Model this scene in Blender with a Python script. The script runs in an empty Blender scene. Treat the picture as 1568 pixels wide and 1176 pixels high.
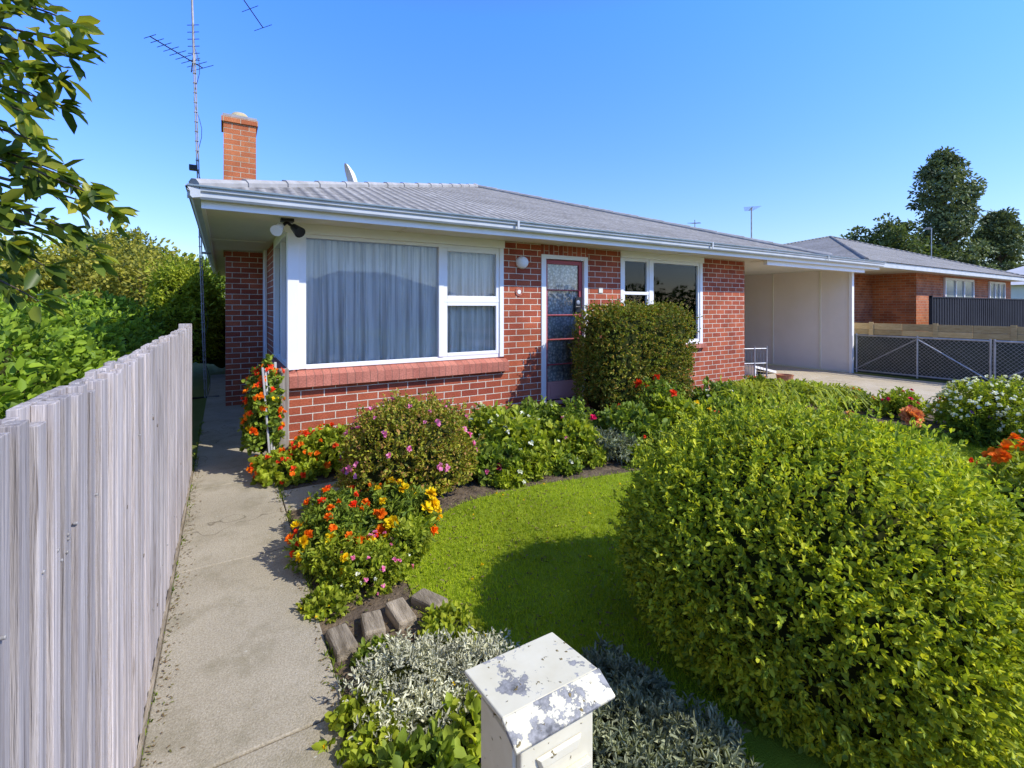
import bpy, math, random
import numpy as np
from mathutils import Vector, Matrix
rng=np.random.default_rng(7); random.seed(7)
sc=bpy.context.scene
CA,SA=0.8535,0.521
def W(X,Y,z=None):
    u=X*CA+Y*SA; v=-X*SA+Y*CA
    return (u,v) if z is None else (u,v,z)

# ---------------------------------------------------------------- materials
def newmat(name):
    m=bpy.data.materials.new(name); m.use_nodes=True
    nt=m.node_tree; nt.nodes.clear()
    o=nt.nodes.new('ShaderNodeOutputMaterial'); p=nt.nodes.new('ShaderNodeBsdfPrincipled')
    nt.links.new(p.outputs[0],o.inputs[0])
    return m,nt,p,o
def N(nt,t,**k):
    n=nt.nodes.new(t)
    for a,b in k.items(): setattr(n,a,b)
    return n
def ramp(nt,fac,stops):
    r=N(nt,'ShaderNodeValToRGB'); e=r.color_ramp.elements
    while len(e)<len(stops): e.new(0.5)
    for i,(p,c) in enumerate(stops):
        e[i].position=p; e[i].color=(c[0],c[1],c[2],1)
    nt.links.new(fac,r.inputs[0]); return r.outputs[0]
def coords(nt,kind='Object',scale=(1,1,1)):
    t=N(nt,'ShaderNodeTexCoord'); m=N(nt,'ShaderNodeMapping'); m.inputs['Scale'].default_value=scale
    nt.links.new(t.outputs[kind],m.inputs[0]); return m.outputs[0]
def noise(nt,co,scale,detail=4,rough=.6):
    n=N(nt,'ShaderNodeTexNoise'); n.inputs['Scale'].default_value=scale; n.inputs['Detail'].default_value=detail
    n.inputs['Roughness'].default_value=rough; nt.links.new(co,n.inputs['Vector']); return n.outputs['Fac']
def mixc(nt,f,a,b,mode='MIX'):
    n=N(nt,'ShaderNodeMix',data_type='RGBA',blend_type=mode)
    for s,v in ((0,f),(6,a),(7,b)):
        if isinstance(v,(int,float)): n.inputs[s].default_value=v
        elif isinstance(v,tuple): n.inputs[s].default_value=(v[0],v[1],v[2],1)
        else: nt.links.new(v,n.inputs[s])
    return n.outputs[2]
def bump(nt,p,h,dist=.01,st=1.0):
    b=N(nt,'ShaderNodeBump'); b.inputs['Strength'].default_value=st; b.inputs['Distance'].default_value=dist
    nt.links.new(h,b.inputs['Height']); nt.links.new(b.outputs[0],p.inputs['Normal'])
def mk(name,c1,c2,scale=4,rough=.8,bd=0,bs=60,stretch=(1,1,1),spots=None,island=False,metal=0,spec=.3):
    m,nt,p,o=newmat(name); co=coords(nt,'Object',stretch)
    f=noise(nt,co,scale,6)
    col=ramp(nt,f,[(.3,c1),(.7,c2)])
    if spots:
        sc_,th,cs=spots
        s=noise(nt,co,sc_,5,.65)
        k=ramp(nt,s,[(th,(0,0,0)),(th+.05,(1,1,1))]); col=mixc(nt,k,col,cs)
    if island:
        g=N(nt,'ShaderNodeNewGeometry')
        k=ramp(nt,g.outputs['Random Per Island'],[(0,(.72,.72,.72)),(1,(1.15,1.12,1.08))]); col=mixc(nt,1.0,col,k,'MULTIPLY')
    nt.links.new(col,p.inputs['Base Color']); p.inputs['Roughness'].default_value=rough
    p.inputs['Metallic'].default_value=metal; p.inputs['Specular IOR Level'].default_value=spec
    if bd: bump(nt,p,noise(nt,co,bs,4),bd)
    return m
def brick(name,c1,c2,mortar,bw=.24,rh=.086,ms=.0055,swap=False):
    m,nt,p,o=newmat(name)
    t=N(nt,'ShaderNodeTexCoord'); mp=N(nt,'ShaderNodeMapping')
    if swap: mp.inputs['Rotation'].default_value=(0,0,math.pi/2)
    nt.links.new(t.outputs['UV'],mp.inputs[0])
    b=N(nt,'ShaderNodeTexBrick'); nt.links.new(mp.outputs[0],b.inputs['Vector'])
    b.inputs['Color1'].default_value=(*c1,1); b.inputs['Color2'].default_value=(*c2,1); b.inputs['Mortar'].default_value=(*mortar,1)
    b.inputs['Scale'].default_value=1; b.inputs['Mortar Size'].default_value=ms; b.inputs['Mortar Smooth'].default_value=.15
    b.inputs['Brick Width'].default_value=bw; b.inputs['Row Height'].default_value=rh
    n1=noise(nt,mp.outputs[0],2.2,3); n2=noise(nt,mp.outputs[0],60,4)
    k=ramp(nt,n1,[(.3,(.76,.76,.76)),(.7,(1.2,1.2,1.2))]); col=mixc(nt,1.0,b.outputs['Color'],k,'MULTIPLY')
    k2=ramp(nt,n2,[(.3,(.72,.69,.67)),(.7,(1.2,1.2,1.2))]); col=mixc(nt,1.0,col,k2,'MULTIPLY')
    nt.links.new(col,p.inputs['Base Color']); p.inputs['Roughness'].default_value=.85; p.inputs['Specular IOR Level'].default_value=.2
    inv=N(nt,'ShaderNodeMath',operation='SUBTRACT'); inv.inputs[0].default_value=1; nt.links.new(b.outputs['Fac'],inv.inputs[1])
    ad=N(nt,'ShaderNodeMath',operation='MULTIPLY_ADD'); nt.links.new(n2,ad.inputs[0]); ad.inputs[1].default_value=.3; nt.links.new(inv.outputs[0],ad.inputs[2])
    bump(nt,p,ad.outputs[0],.008)
    return m
def leafmat(name,stops,tr=.3,rough=.55,clump=2.5,lo=.6,spec=.25,g=1.75):
    m,nt,p,o=newmat(name)
    gm=N(nt,'ShaderNodeNewGeometry')
    n=len(stops)
    col=ramp(nt,gm.outputs['Random Per Island'],[(i/(max(n-1,1)),tuple(min(.85,q*g) for q in c)) for i,c in enumerate(stops)])
    co=coords(nt,'Object'); f=noise(nt,co,clump,3)
    k=ramp(nt,f,[(.35,(lo,lo,lo)),(.65,(1.15,1.15,1.1))]); col=mixc(nt,1.0,col,k,'MULTIPLY')
    nt.links.new(col,p.inputs['Base Color']); p.inputs['Roughness'].default_value=rough; p.inputs['Specular IOR Level'].default_value=spec
    t=N(nt,'ShaderNodeBsdfTranslucent'); nt.links.new(mixc(nt,1.0,col,(1.2,1.2,.55),'MULTIPLY'),t.inputs[0])
    ms=N(nt,'ShaderNodeMixShader'); ms.inputs[0].default_value=tr
    nt.links.new(p.outputs[0],ms.inputs[1]); nt.links.new(t.outputs[0],ms.inputs[2]); nt.links.new(ms.outputs[0],o.inputs[0])
    return m

M={}
M['brick']=brick('brick_dark',(.48,.125,.055),(.31,.068,.036),(.76,.68,.53))
M['brickL']=brick('brick_orange_sunlit',(.60,.21,.08),(.44,.13,.052),(.52,.44,.31))  # orange brick lightened to a sunlit tone, sunlight put into the colour
M['soldier']=brick('brick_soldier',(.44,.11,.055),(.30,.066,.036),(.58,.48,.38),swap=True,bw=.23)
M['sill']=brick('brick_sill',(.55,.21,.14),(.44,.15,.10),(.28,.14,.10),bw=.085,rh=.6,ms=.0035)
M['white']=mk('white_paint',(.82,.80,.75),(.88,.86,.81),2,.5)
M['cream']=mk('cream_paint',(.72,.69,.54),(.82,.79,.64),1.5,.6)
M['fibro']=mk('cement_sheet',(.78,.72,.62),(.85,.79,.70),1.2,.8)
M['gutter']=mk('gutter_paint',(.42,.45,.45),(.56,.58,.58),3,.5)
M['blue']=mk('gutter_trim',(.15,.21,.24),(.24,.30,.33),3,.5)
M['mar']=mk('door_paint',(.34,.06,.065),(.42,.09,.09),3,.5)
M['pink']=mk('door_panel_paint',(.56,.28,.24),(.64,.34,.29),3,.5)
M['black']=mk('black_plastic',(.015,.015,.015),(.03,.03,.03),3,.4)
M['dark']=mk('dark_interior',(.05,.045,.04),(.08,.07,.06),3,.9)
M['metal']=mk('galvanised_metal',(.32,.33,.34),(.48,.49,.5),8,.4,metal=.6)
M['rust']=mk('old_mast_metal',(.25,.23,.21),(.42,.40,.38),9,.6,metal=.3)
def speckconc(name,c1,c2,dk=.55):
    m,nt,p,o=newmat(name); co=coords(nt)
    col=ramp(nt,noise(nt,co,1.3,5),[(.3,c1),(.7,c2)])
    k=ramp(nt,noise(nt,co,130,3,.7),[(.35,(.74,.72,.68)),(.6,(1.08,1.08,1.08))]); col=mixc(nt,1.0,col,k,'MULTIPLY')
    s=ramp(nt,noise(nt,co,3.2,7,.75),[(.50,(0,0,0)),(.72,(.8,.8,.8))]); col=mixc(nt,s,col,(c1[0]*dk,c1[1]*dk,c1[2]*dk*.86))
    s=ramp(nt,noise(nt,co,38,3,.5),[(.72,(0,0,0)),(.76,(1,1,1))]); col=mixc(nt,s,col,(.5,.48,.40))
    v=N(nt,'ShaderNodeTexVoronoi',feature='DISTANCE_TO_EDGE'); v.inputs['Scale'].default_value=.40
    wv=N(nt,'ShaderNodeVectorMath',operation='ADD'); nn=N(nt,'ShaderNodeTexNoise'); nn.inputs['Scale'].default_value=3; nt.links.new(co,nn.inputs['Vector'])
    nt.links.new(co,wv.inputs[0]); nt.links.new(nn.outputs['Color'],wv.inputs[1]); nt.links.new(wv.outputs[0],v.inputs['Vector'])
    s=ramp(nt,v.outputs['Distance'],[(.0,(.5,.48,.45)),(.003,(1,1,1))]); col=mixc(nt,1.0,col,s,'MULTIPLY')
    nt.links.new(col,p.inputs['Base Color']); p.inputs['Roughness'].default_value=.95; p.inputs['Specular IOR Level'].default_value=.15
    bump(nt,p,noise(nt,co,160,3),.004); return m
M['conc']=speckconc('path_concrete',(.36,.315,.23),(.47,.415,.315),.62)
M['drive']=speckconc('drive_concrete',(.52,.44,.32),(.62,.54,.41),.75)
M['soil']=mk('soil',(.06,.043,.03),(.22,.16,.10),9,.95,.02,40)
M['ground']=mk('ground_grass',(.10,.14,.02),(.19,.20,.05),.6,.95,.02,30)
M['lawn']=mk('lawn_turf',(.18,.25,.010),(.29,.36,.018),2.5,.9,.01,150)
M['wood']=mk('weathered_wood',(.20,.165,.125),(.48,.42,.34),1.6,.85,.004,6,stretch=(26,26,1.3),island=True)
M['fence']=mk('fence_paling_wood',(.29,.25,.23),(.66,.60,.56),1.5,.9,.005,5,stretch=(34,34,.9),spots=(1.25,.64,(.22,.18,.15)),island=True,spec=.1)
M['sleeper']=mk('old_sleeper_wood',(.16,.13,.09),(.46,.39,.29),1.6,.9,.006,8,stretch=(22,3,22),island=True,spec=.1)
M['ywood']=mk('pine_timber',(.48,.33,.13),(.66,.50,.25),3,.8,stretch=(3,3,14),island=True)
M['colorb']=mk('dark_fence_steel',(.020,.022,.028),(.03,.033,.04),1,.8,spec=.1)
M['shade']=mk('shade_cloth',(.035,.045,.035),(.07,.08,.06),2,.9)
M['wroof']=mk('white_roof',(.6,.58,.56),(.7,.68,.66),1,.7)
M['bark']=mk('bark',(.06,.045,.03),(.16,.12,.09),5,.95,.02,14,stretch=(3,3,.7))
M['stem']=mk('green_stem',(.06,.09,.02),(.10,.14,.03),9,.7)
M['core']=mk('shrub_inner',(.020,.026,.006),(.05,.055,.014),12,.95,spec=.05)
def roofmat(name,axis):
    m,nt,p,o=newmat(name); t=N(nt,'ShaderNodeTexCoord'); s=N(nt,'ShaderNodeSeparateXYZ'); nt.links.new(t.outputs['Object'],s.inputs[0])
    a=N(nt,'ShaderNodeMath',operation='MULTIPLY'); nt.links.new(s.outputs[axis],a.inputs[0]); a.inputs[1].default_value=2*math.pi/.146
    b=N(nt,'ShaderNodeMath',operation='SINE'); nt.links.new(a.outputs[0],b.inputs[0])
    co=t.outputs['Object']
    col=ramp(nt,noise(nt,co,1.1,6,.7),[(.3,(.30,.285,.26)),(.7,(.43,.415,.39))])
    k=ramp(nt,noise(nt,co,14,5,.7),[(.35,(.58,.57,.54)),(.6,(1.08,1.08,1.08))]); col=mixc(nt,1.0,col,k,'MULTIPLY')
    w=N(nt,'ShaderNodeMath',operation='FRACT'); q=N(nt,'ShaderNodeMath',operation='MULTIPLY'); nt.links.new(s.outputs[1-axis],q.inputs[0]); q.inputs[1].default_value=1/1.35
    nt.links.new(q.outputs[0],w.inputs[0])
    lap=ramp(nt,w.outputs[0],[(.0,(.4,.4,.4)),(.04,(1,1,1))]); col=mixc(nt,1.0,col,lap,'MULTIPLY')
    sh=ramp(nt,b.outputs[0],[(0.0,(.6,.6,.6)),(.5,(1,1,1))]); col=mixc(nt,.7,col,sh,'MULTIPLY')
    nt.links.new(col,p.inputs['Base Color']); p.inputs['Roughness'].default_value=.95; p.inputs['Specular IOR Level'].default_value=.1
    bump(nt,p,b.outputs[0],.014,.9); return m
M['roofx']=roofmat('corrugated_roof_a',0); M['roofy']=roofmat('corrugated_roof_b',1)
def glassm():
    m,nt,p,o=newmat('window_glass'); nt.nodes.remove(p)
    t=N(nt,'ShaderNodeBsdfTransparent'); t.inputs[0].default_value=(.97,.97,.96,1); g=N(nt,'ShaderNodeBsdfGlossy'); g.inputs['Roughness'].default_value=.02
    f=N(nt,'ShaderNodeFresnel'); f.inputs[0].default_value=1.45
    ms=N(nt,'ShaderNodeMixShader'); nt.links.new(f.outputs[0],ms.inputs[0]); nt.links.new(t.outputs[0],ms.inputs[1]); nt.links.new(g.outputs[0],ms.inputs[2]); nt.links.new(ms.outputs[0],o.inputs[0]); return m
M['glass']=glassm()
def curt(name,c,tr=.35,lace=False):
    m,nt,p,o=newmat(name); co=coords(nt)
    if lace:
        v=N(nt,'ShaderNodeTexVoronoi'); v.inputs['Scale'].default_value=26; nt.links.new(co,v.inputs['Vector'])
        col=ramp(nt,v.outputs['Distance'],[(.30,c),(.55,(c[0]*.5,c[1]*.52,c[2]*.52))])
        n=noise(nt,co,7,3); k=ramp(nt,n,[(.4,(.72,.72,.72)),(.6,(1,1,1))]); col=mixc(nt,1.0,col,k,'MULTIPLY')
    else:
        co2=coords(nt,'Object',(16,1,.35)); col=ramp(nt,noise(nt,co2,1.6,3),[(.36,tuple(q*.62 for q in c)),(.54,c)])  # shade of the folds painted into the net as vertical streaks
    nt.links.new(col,p.inputs['Base Color']); p.inputs['Roughness'].default_value=.95; p.inputs['Specular IOR Level'].default_value=.05
    t=N(nt,'ShaderNodeBsdfTranslucent'); nt.links.new(col,t.inputs[0])
    ms=N(nt,'ShaderNodeMixShader'); ms.inputs[0].default_value=tr*.25
    nt.links.new(p.outputs[0],ms.inputs[1]); nt.links.new(t.outputs[0],ms.inputs[2]); nt.links.new(ms.outputs[0],o.inputs[0]); return m
M['net']=curt('net_curtain',(.95,.92,.84)); M['lace']=curt('lace_curtain',(.95,.94,.87),.3,True)
def peel(name,th):
    m,nt,p,o=newmat(name); co=coords(nt)
    base=ramp(nt,noise(nt,co,9,4),[(.3,(.68,.62,.43)),(.7,(.78,.73,.55))])
    n=noise(nt,co,15,7,.7)
    k=ramp(nt,n,[(th,(0,0,0)),(th+.015,(1,1,1))]); dk=ramp(nt,noise(nt,co,60,4),[(.35,(.12,.12,.115)),(.65,(.38,.37,.35))]); col=mixc(nt,k,base,dk)
    k=ramp(nt,noise(nt,co,50,3,.6),[(.66,(0,0,0)),(.70,(1,1,1))]); col=mixc(nt,k,col,(.24,.18,.07))
    nt.links.new(col,p.inputs['Base Color']); p.inputs['Roughness'].default_value=.8; p.inputs['Specular IOR Level'].default_value=.15
    bump(nt,p,k,.002); return m
M['mb']=peel('flaking_cream_paint',.585); M['mb2']=peel('flaking_cream_paint_worn',.48); M['mb3']=peel('cream_paint_box',.68)

M['L_round']=leafmat('leaf_round_bush',[(.06,.085,.010),(.15,.19,.014),(.23,.25,.016),(.33,.32,.02)],.35,clump=3.5,lo=.78,g=2.3)
M['L_hedge']=leafmat('leaf_trimmed_shrub',[(.05,.07,.012),(.105,.13,.014),(.16,.17,.018),(.28,.16,.03)],.28,clump=5,g=2.0)
M['L_pinkb']=leafmat('leaf_pink_bush',[(.07,.09,.010),(.17,.18,.016),(.24,.22,.02),(.26,.13,.05)],.3,clump=7,g=2.1)
M['L_green']=leafmat('leaf_green',[(.05,.08,.012),(.12,.165,.018),(.19,.23,.025)],.35,clump=8,g=2.0)
M['L_lime']=leafmat('leaf_lime',[(.12,.165,.014),(.21,.25,.02),(.31,.33,.03)],.4,clump=8,g=1.8)
M['L_silver']=leafmat('leaf_silver',[(.34,.34,.24),(.50,.49,.36),(.66,.64,.49)],.15,.8,clump=9,g=1.3,spec=.05)
M['L_lav']=leafmat('leaf_lavender',[(.13,.145,.09),(.23,.25,.15),(.32,.33,.21)],.2,.8,clump=8,g=1.45,spec=.05)
M['L_neigh']=leafmat('leaf_hedge_left',[(.05,.09,.010),(.11,.17,.015),(.19,.26,.02)],.35,clump=2,g=2.1,lo=.7)
M['L_yellow']=leafmat('leaf_yellow_tree',[(.12,.13,.02),(.24,.23,.03),(.33,.29,.04)],.3,clump=1.2,g=1.6)
M['L_dark']=leafmat('leaf_dark_tree',[(.030,.045,.016),(.055,.075,.024),(.09,.105,.03)],.25,clump=.35,g=2.6)
M['L_con']=leafmat('leaf_conifer',[(.032,.045,.022),(.06,.075,.03),(.10,.11,.045)],.15,clump=.4,g=3.2)
M['L_near']=leafmat('leaf_near_tree',[(.035,.06,.010),(.08,.12,.016),(.13,.17,.022),(.34,.31,.04)],.45,.4,clump=3,spec=.35,g=1.8)
M['grass']=leafmat('grass_blades',[(.14,.195,.008),(.21,.265,.012),(.29,.32,.02)],.4,.6,clump=1.3,lo=.80,g=1.8,spec=.1)
M['litter']=leafmat('leaf_litter',[(.12,.08,.04),(.22,.15,.08),(.12,.13,.03)],.1,.8,clump=8,g=1.3)
def fl(n,c,c2): return leafmat(n,[c,c2],.25,.6,lo=.85,g=1,spec=.1)
M['F_or']=fl('petal_orange',(.95,.24,.01),(.9,.14,.01)); M['F_ye']=fl('petal_yellow',(.98,.66,.01),(.95,.50,.01))
M['F_pk']=fl('petal_pink',(.78,.14,.36),(.85,.34,.54)); M['F_rd']=fl('petal_red',(.80,.05,.015),(.9,.09,.02))
M['F_mg']=fl('petal_crimson',(.65,.01,.08),(.7,.03,.14)); M['F_wh']=fl('petal_white',(.88,.87,.76),(.85,.84,.68))
M['F_pu']=fl('petal_mauve',(.45,.16,.55),(.58,.30,.65)); M['F_sa']=fl('petal_salmon',(.95,.26,.08),(.95,.38,.14))

# ---------------------------------------------------------------- builders
class PB:
    def __init__(s): s.v=[];s.f=[];s.m=[]
    def poly(s,vs,fs,mi=0):
        b=len(s.v); s.v+= [tuple(v) for v in vs]; s.f+=[tuple(i+b for i in f) for f in fs]; s.m+=[mi]*len(fs); return s
    def box(s,x0,x1,y0,y1,z0,z1,mi=0,mat=None):
        vs=[Vector(p) for p in ((x0,y0,z0),(x1,y0,z0),(x1,y1,z0),(x0,y1,z0),(x0,y0,z1),(x1,y0,z1),(x1,y1,z1),(x0,y1,z1))]
        if mat: vs=[mat@v for v in vs]
        return s.poly(vs,[(0,3,2,1),(4,5,6,7),(0,1,5,4),(1,2,6,5),(2,3,7,6),(3,0,4,7)],mi)
    def cyl(s,p0,p1,r0,r1=None,mi=0,n=8):
        r1=r0 if r1 is None else r1; p0=Vector(p0);p1=Vector(p1); d=(p1-p0).normalized()
        a=d.orthogonal().normalized(); b=d.cross(a); vs=[]
        for p,r in((p0,r0),(p1,r1)):
            for i in range(n):
                t=2*math.pi*i/n; vs.append(p+a*(r*math.cos(t))+b*(r*math.sin(t)))
        fs=[(i,(i+1)%n,n+(i+1)%n,n+i) for i in range(n)]+[tuple(range(n-1,-1,-1)),tuple(range(n,2*n))]
        return s.poly(vs,fs,mi)
    def lathe(s,c,prof,mi=0,n=20,ax='z'):
        vs=[];k=len(prof)
        for i in range(n):
            t=2*math.pi*i/n
            for r,h in prof:
                if ax=='z': vs.append((c[0]+r*math.cos(t),c[1]+r*math.sin(t),c[2]+h))
                else: vs.append((c[0]+r*math.cos(t),c[1]-h,c[2]+r*math.sin(t)))
        fs=[(i*k+j,((i+1)%n)*k+j,((i+1)%n)*k+j+1,i*k+j+1) for i in range(n) for j in range(k-1)]
        return s.poly(vs,fs,mi)
    def build(s,name,mats,parent=None,bevel=0,smooth=False):
        me=bpy.data.meshes.new(name); me.from_pydata(s.v,[],s.f); me.validate()
        for m in mats: me.materials.append(m)
        me.polygons.foreach_set('material_index',s.m)
        uv=me.uv_layers.new(name='UVMap')
        for p in me.polygons:
            n=p.normal; a=max(range(3),key=lambda i:abs(n[i]))
            for li in p.loop_indices:
                c=me.vertices[me.loops[li].vertex_index].co
                uv.data[li].uv=(c.y,c.z) if a==0 else ((c.x,c.z) if a==1 else (c.x,c.y))
            p.use_smooth=smooth
        ob=bpy.data.objects.new(name,me); sc.collection.objects.link(ob)
        if parent: ob.parent=parent
        if bevel:
            b=ob.modifiers.new('b','BEVEL'); b.width=bevel; b.segments=2; b.limit_method='ANGLE'
        return ob
def empty(name):
    o=bpy.data.objects.new(name,None); sc.collection.objects.link(o); return o
def bx(name,dims,mat,parent=None,bevel=0):
    return PB().box(*dims).build(name,[mat],parent,bevel)

def nrm(a): return a/np.maximum(np.linalg.norm(a,axis=-1,keepdims=True),1e-9)
class FB:
    def __init__(s): s.V=[];s.F=[];s.Mi=[];s.n=0
    def add(s,V,F,mi):
        s.V.append(V.astype(np.float32)); s.F.append((F+s.n).astype(np.int32)); s.Mi.append(np.full(len(F),mi,np.int32)); s.n+=len(V)
    def leaves(s,P,D,L,Wd,mi=0,curl=.12,Nn=None):
        n=len(P); D=nrm(D)
        Nn=rng.normal(size=(n,3))+np.array([0,0,.9]) if Nn is None else Nn
        S=nrm(np.cross(D,Nn)); Nv=np.cross(S,D)
        L=np.broadcast_to(np.asarray(L,float),(n,))[:,None]; Wd=np.broadcast_to(np.asarray(Wd,float),(n,))[:,None]
        T=[(0,0,0),(.32,-.5,.6),(.72,-.42,.4),(1,0,-1),(.72,.42,.4),(.32,.5,.6)]
        V=np.stack([P+D*L*a+S*Wd*b+Nv*L*c*curl for a,b,c in T],1).reshape(-1,3)
        i=np.arange(n)[:,None]*6
        F=np.concatenate([i+np.array([0,1,2,3]),i+np.array([0,3,4,5])],0)
        s.add(V,F,mi)
    def sprigs(s,C,A,sl,nl,ll,lw,spread=.8,mi=0,base=0.0):
        n=len(C); A=nrm(A)
        t=base+(1-base)*rng.random((n,nl)); P=C[:,None,:]+A[:,None,:]*(sl*t)[:,:,None]
        D=A[:,None,:]*(.35+.6*t[:,:,None])+rng.normal(size=(n,nl,3))*spread
        sz=.6+.7*rng.random((n,nl))
        s.leaves(P.reshape(-1,3),D.reshape(-1,3),(ll*sz).ravel(),(lw*sz).ravel(),mi)
    def flower(s,C,A,size,mi,petals=9,spread=.9):
        n=len(C); A=nrm(A)
        D=A[:,None,:]*.45+rng.normal(size=(n,petals,3))*spread
        D=D-np.minimum(0,(D*A[:,None,:]).sum(-1,keepdims=True))*A[:,None,:]
        P=np.repeat(C[:,None,:],petals,1); sz=np.repeat((.65+.6*rng.random((n,1))),petals,1)*size
        s.leaves(P.reshape(-1,3),D.reshape(-1,3),sz.ravel()*.6,sz.ravel()*.42,mi,Nn=np.repeat(A,petals,0)+.2*rng.normal(size=(n*petals,3)))
    def cyl(s,p0,p1,r0,r1,mi,n=6):
        p0=np.array(p0,float);p1=np.array(p1,float); d=nrm(p1-p0); a=nrm(np.cross(d,[.3,.5,.81])); b=np.cross(d,a)
        t=np.arange(n)*2*np.pi/n; ring=np.cos(t)[:,None]*a+np.sin(t)[:,None]*b
        V=np.concatenate([p0+ring*r0,p1+ring*r1]); i=np.arange(n); j=(i+1)%n
        s.add(V,np.stack([i,j,j+n,i+n],1),mi)
    def build(s,name,mats,parent=None):
        V=np.concatenate(s.V);F=np.concatenate(s.F);Mi=np.concatenate(s.Mi)
        me=bpy.data.meshes.new(name); me.vertices.add(len(V)); me.vertices.foreach_set('co',V.ravel())
        me.loops.add(F.size); me.loops.foreach_set('vertex_index',F.ravel())
        me.polygons.add(len(F)); me.polygons.foreach_set('loop_start',np.arange(len(F),dtype=np.int32)*4)
        for m in mats: me.materials.append(m)
        me.polygons.foreach_set('material_index',Mi); me.update(calc_edges=True)
        ob=bpy.data.objects.new(name,me); sc.collection.objects.link(ob)
        if parent: ob.parent=parent
        return ob
def lump(D,seed,amp,k=3.0):
    r=np.random.default_rng(seed); o=np.zeros(len(D))
    for i in range(7):
        w=r.normal(size=3)*k*(1+i*.35); o+=np.sin(D@w+r.random()*6.3)/(1+i*.35)
    return 1+amp*o/2.2
def sph(n,zmin=-.5):
    D=nrm(rng.normal(size=(int(n*2.5)+20,3))); D=D[D[:,2]>zmin][:n]; return D
def surf(D,c,rad,p,seed,amp):
    k=(np.abs(D)**p).sum(1)**(-1/p); return np.array(c)+D*k[:,None]*np.array(rad)*lump(D,seed,amp)[:,None]
def core(fb,c,rad,p,seed,amp,sc_,mi):
    a,b=28,16; th=np.arange(a)*2*np.pi/a; ph=np.linspace(-1.45,1.52,b)
    D=np.array([[math.cos(q)*math.cos(t),math.cos(q)*math.sin(t),math.sin(q)] for q in ph for t in th])
    P=surf(D,c,rad,p,seed,amp); P=np.array(c)+(P-np.array(c))*sc_
    P[:,2]=np.maximum(P[:,2],-.02)
    F=[[j*a+i,j*a+(i+1)%a,(j+1)*a+(i+1)%a,(j+1)*a+i] for j in range(b-1) for i in range(a)]
    fb.add(P,np.array(F),mi)
def bush(name,c,rad,n=800,nl=12,ll=.03,lw=.014,sl=.06,p=2,amp=.07,mat='L_green',flowers=(),up=.3,spread=.75,corek=.84,seed=None,zmin=-.55,jit=.12,petals=10,wild=0):
    seed=seed or random.randint(1,9999); fb=FB()
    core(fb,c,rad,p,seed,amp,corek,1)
    D=sph(n,zmin); P=surf(D,c,rad,p,seed,amp)
    P=np.array(c)+(P-np.array(c))*(1-jit*rng.random((len(P),1))**1.5)
    P[:,2]=np.maximum(P[:,2],.01)
    A=nrm(D/np.array(rad))+np.array([0,0,up])+rng.normal(size=D.shape)*.3
    fb.sprigs(P-nrm(A)*sl*.5,A,sl,nl,ll,lw,spread,0)
    if wild:
        D=sph(wild,.0); P=surf(D,c,rad,p,seed,amp); A=nrm(D/np.array(rad))+np.array([0,0,.5])+rng.normal(size=D.shape)*.45
        fb.sprigs(P,A,sl*1.5,nl,ll*.9,lw*.9,spread*.7,0)
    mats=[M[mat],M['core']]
    for fm,cnt,size in flowers:
        D=sph(cnt,-.15); P=surf(D,c,rad,p,seed,amp); A=nrm(D/np.array(rad)+np.array([0,0,.6]))
        P=P+A*(sl*.35+size*.15); P[:,2]=np.maximum(P[:,2],.03)
        mats.append(M[fm]); fb.flower(P,A,size,len(mats)-1,petals)
    return fb.build(name,mats)

# ---------------------------------------------------------------- ground
PB().poly([(-320,-320,0),(320,-320,0),(320,320,0),(-320,320,0)],[(0,1,2,3)]).build('ground',[M['ground']])
PB().poly([(.40,-2,.006),(8.92,-2,.006),(8.92,5.58,.006),(.40,5.58,.006)],[(0,1,2,3)]).build('garden_soil',[M['soil']])
LP=[(-.60,2.72),(-.62,3.2),(-.44,3.78),(.22,4.22),(1.05,4.52),(2.2,5.0),(3.4,5.7),(4.6,6.45),(5.3,6.3),(5.55,5.2),(5.3,4.0),(4.2,2.6),(2.5,1.5),(.9,1.6),(.35,2.0),(-.2,2.2)]
def smooth(P,k=6):
    out=[];n=len(P)
    for i in range(n):
        p0,p1,p2,p3=[np.array(P[(i+j-1)%n]) for j in range(4)]
        for t in np.arange(k)/k:
            out.append(.5*((2*p1)+(-p0+p2)*t+(2*p0-5*p1+4*p2-p3)*t*t+(-p0+3*p1-3*p2+p3)*t**3))
    return np.array(out)
LS=smooth(LP)
PB().poly([W(x,y,.012) for x,y in LS][::-1],[tuple(range(len(LS)))]).build('lawn',[M['lawn']])
def inpoly(x,y,P):
    c=np.zeros(len(x),bool); n=len(P)
    for i in range(n):
        x1,y1=P[i];x2,y2=P[(i+1)%n]
        if y1==y2: continue
        k=((y1>y)!=(y2>y))&(x<(x2-x1)*(y-y1)/(y2-y1)+x1); c^=k
    return c
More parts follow.
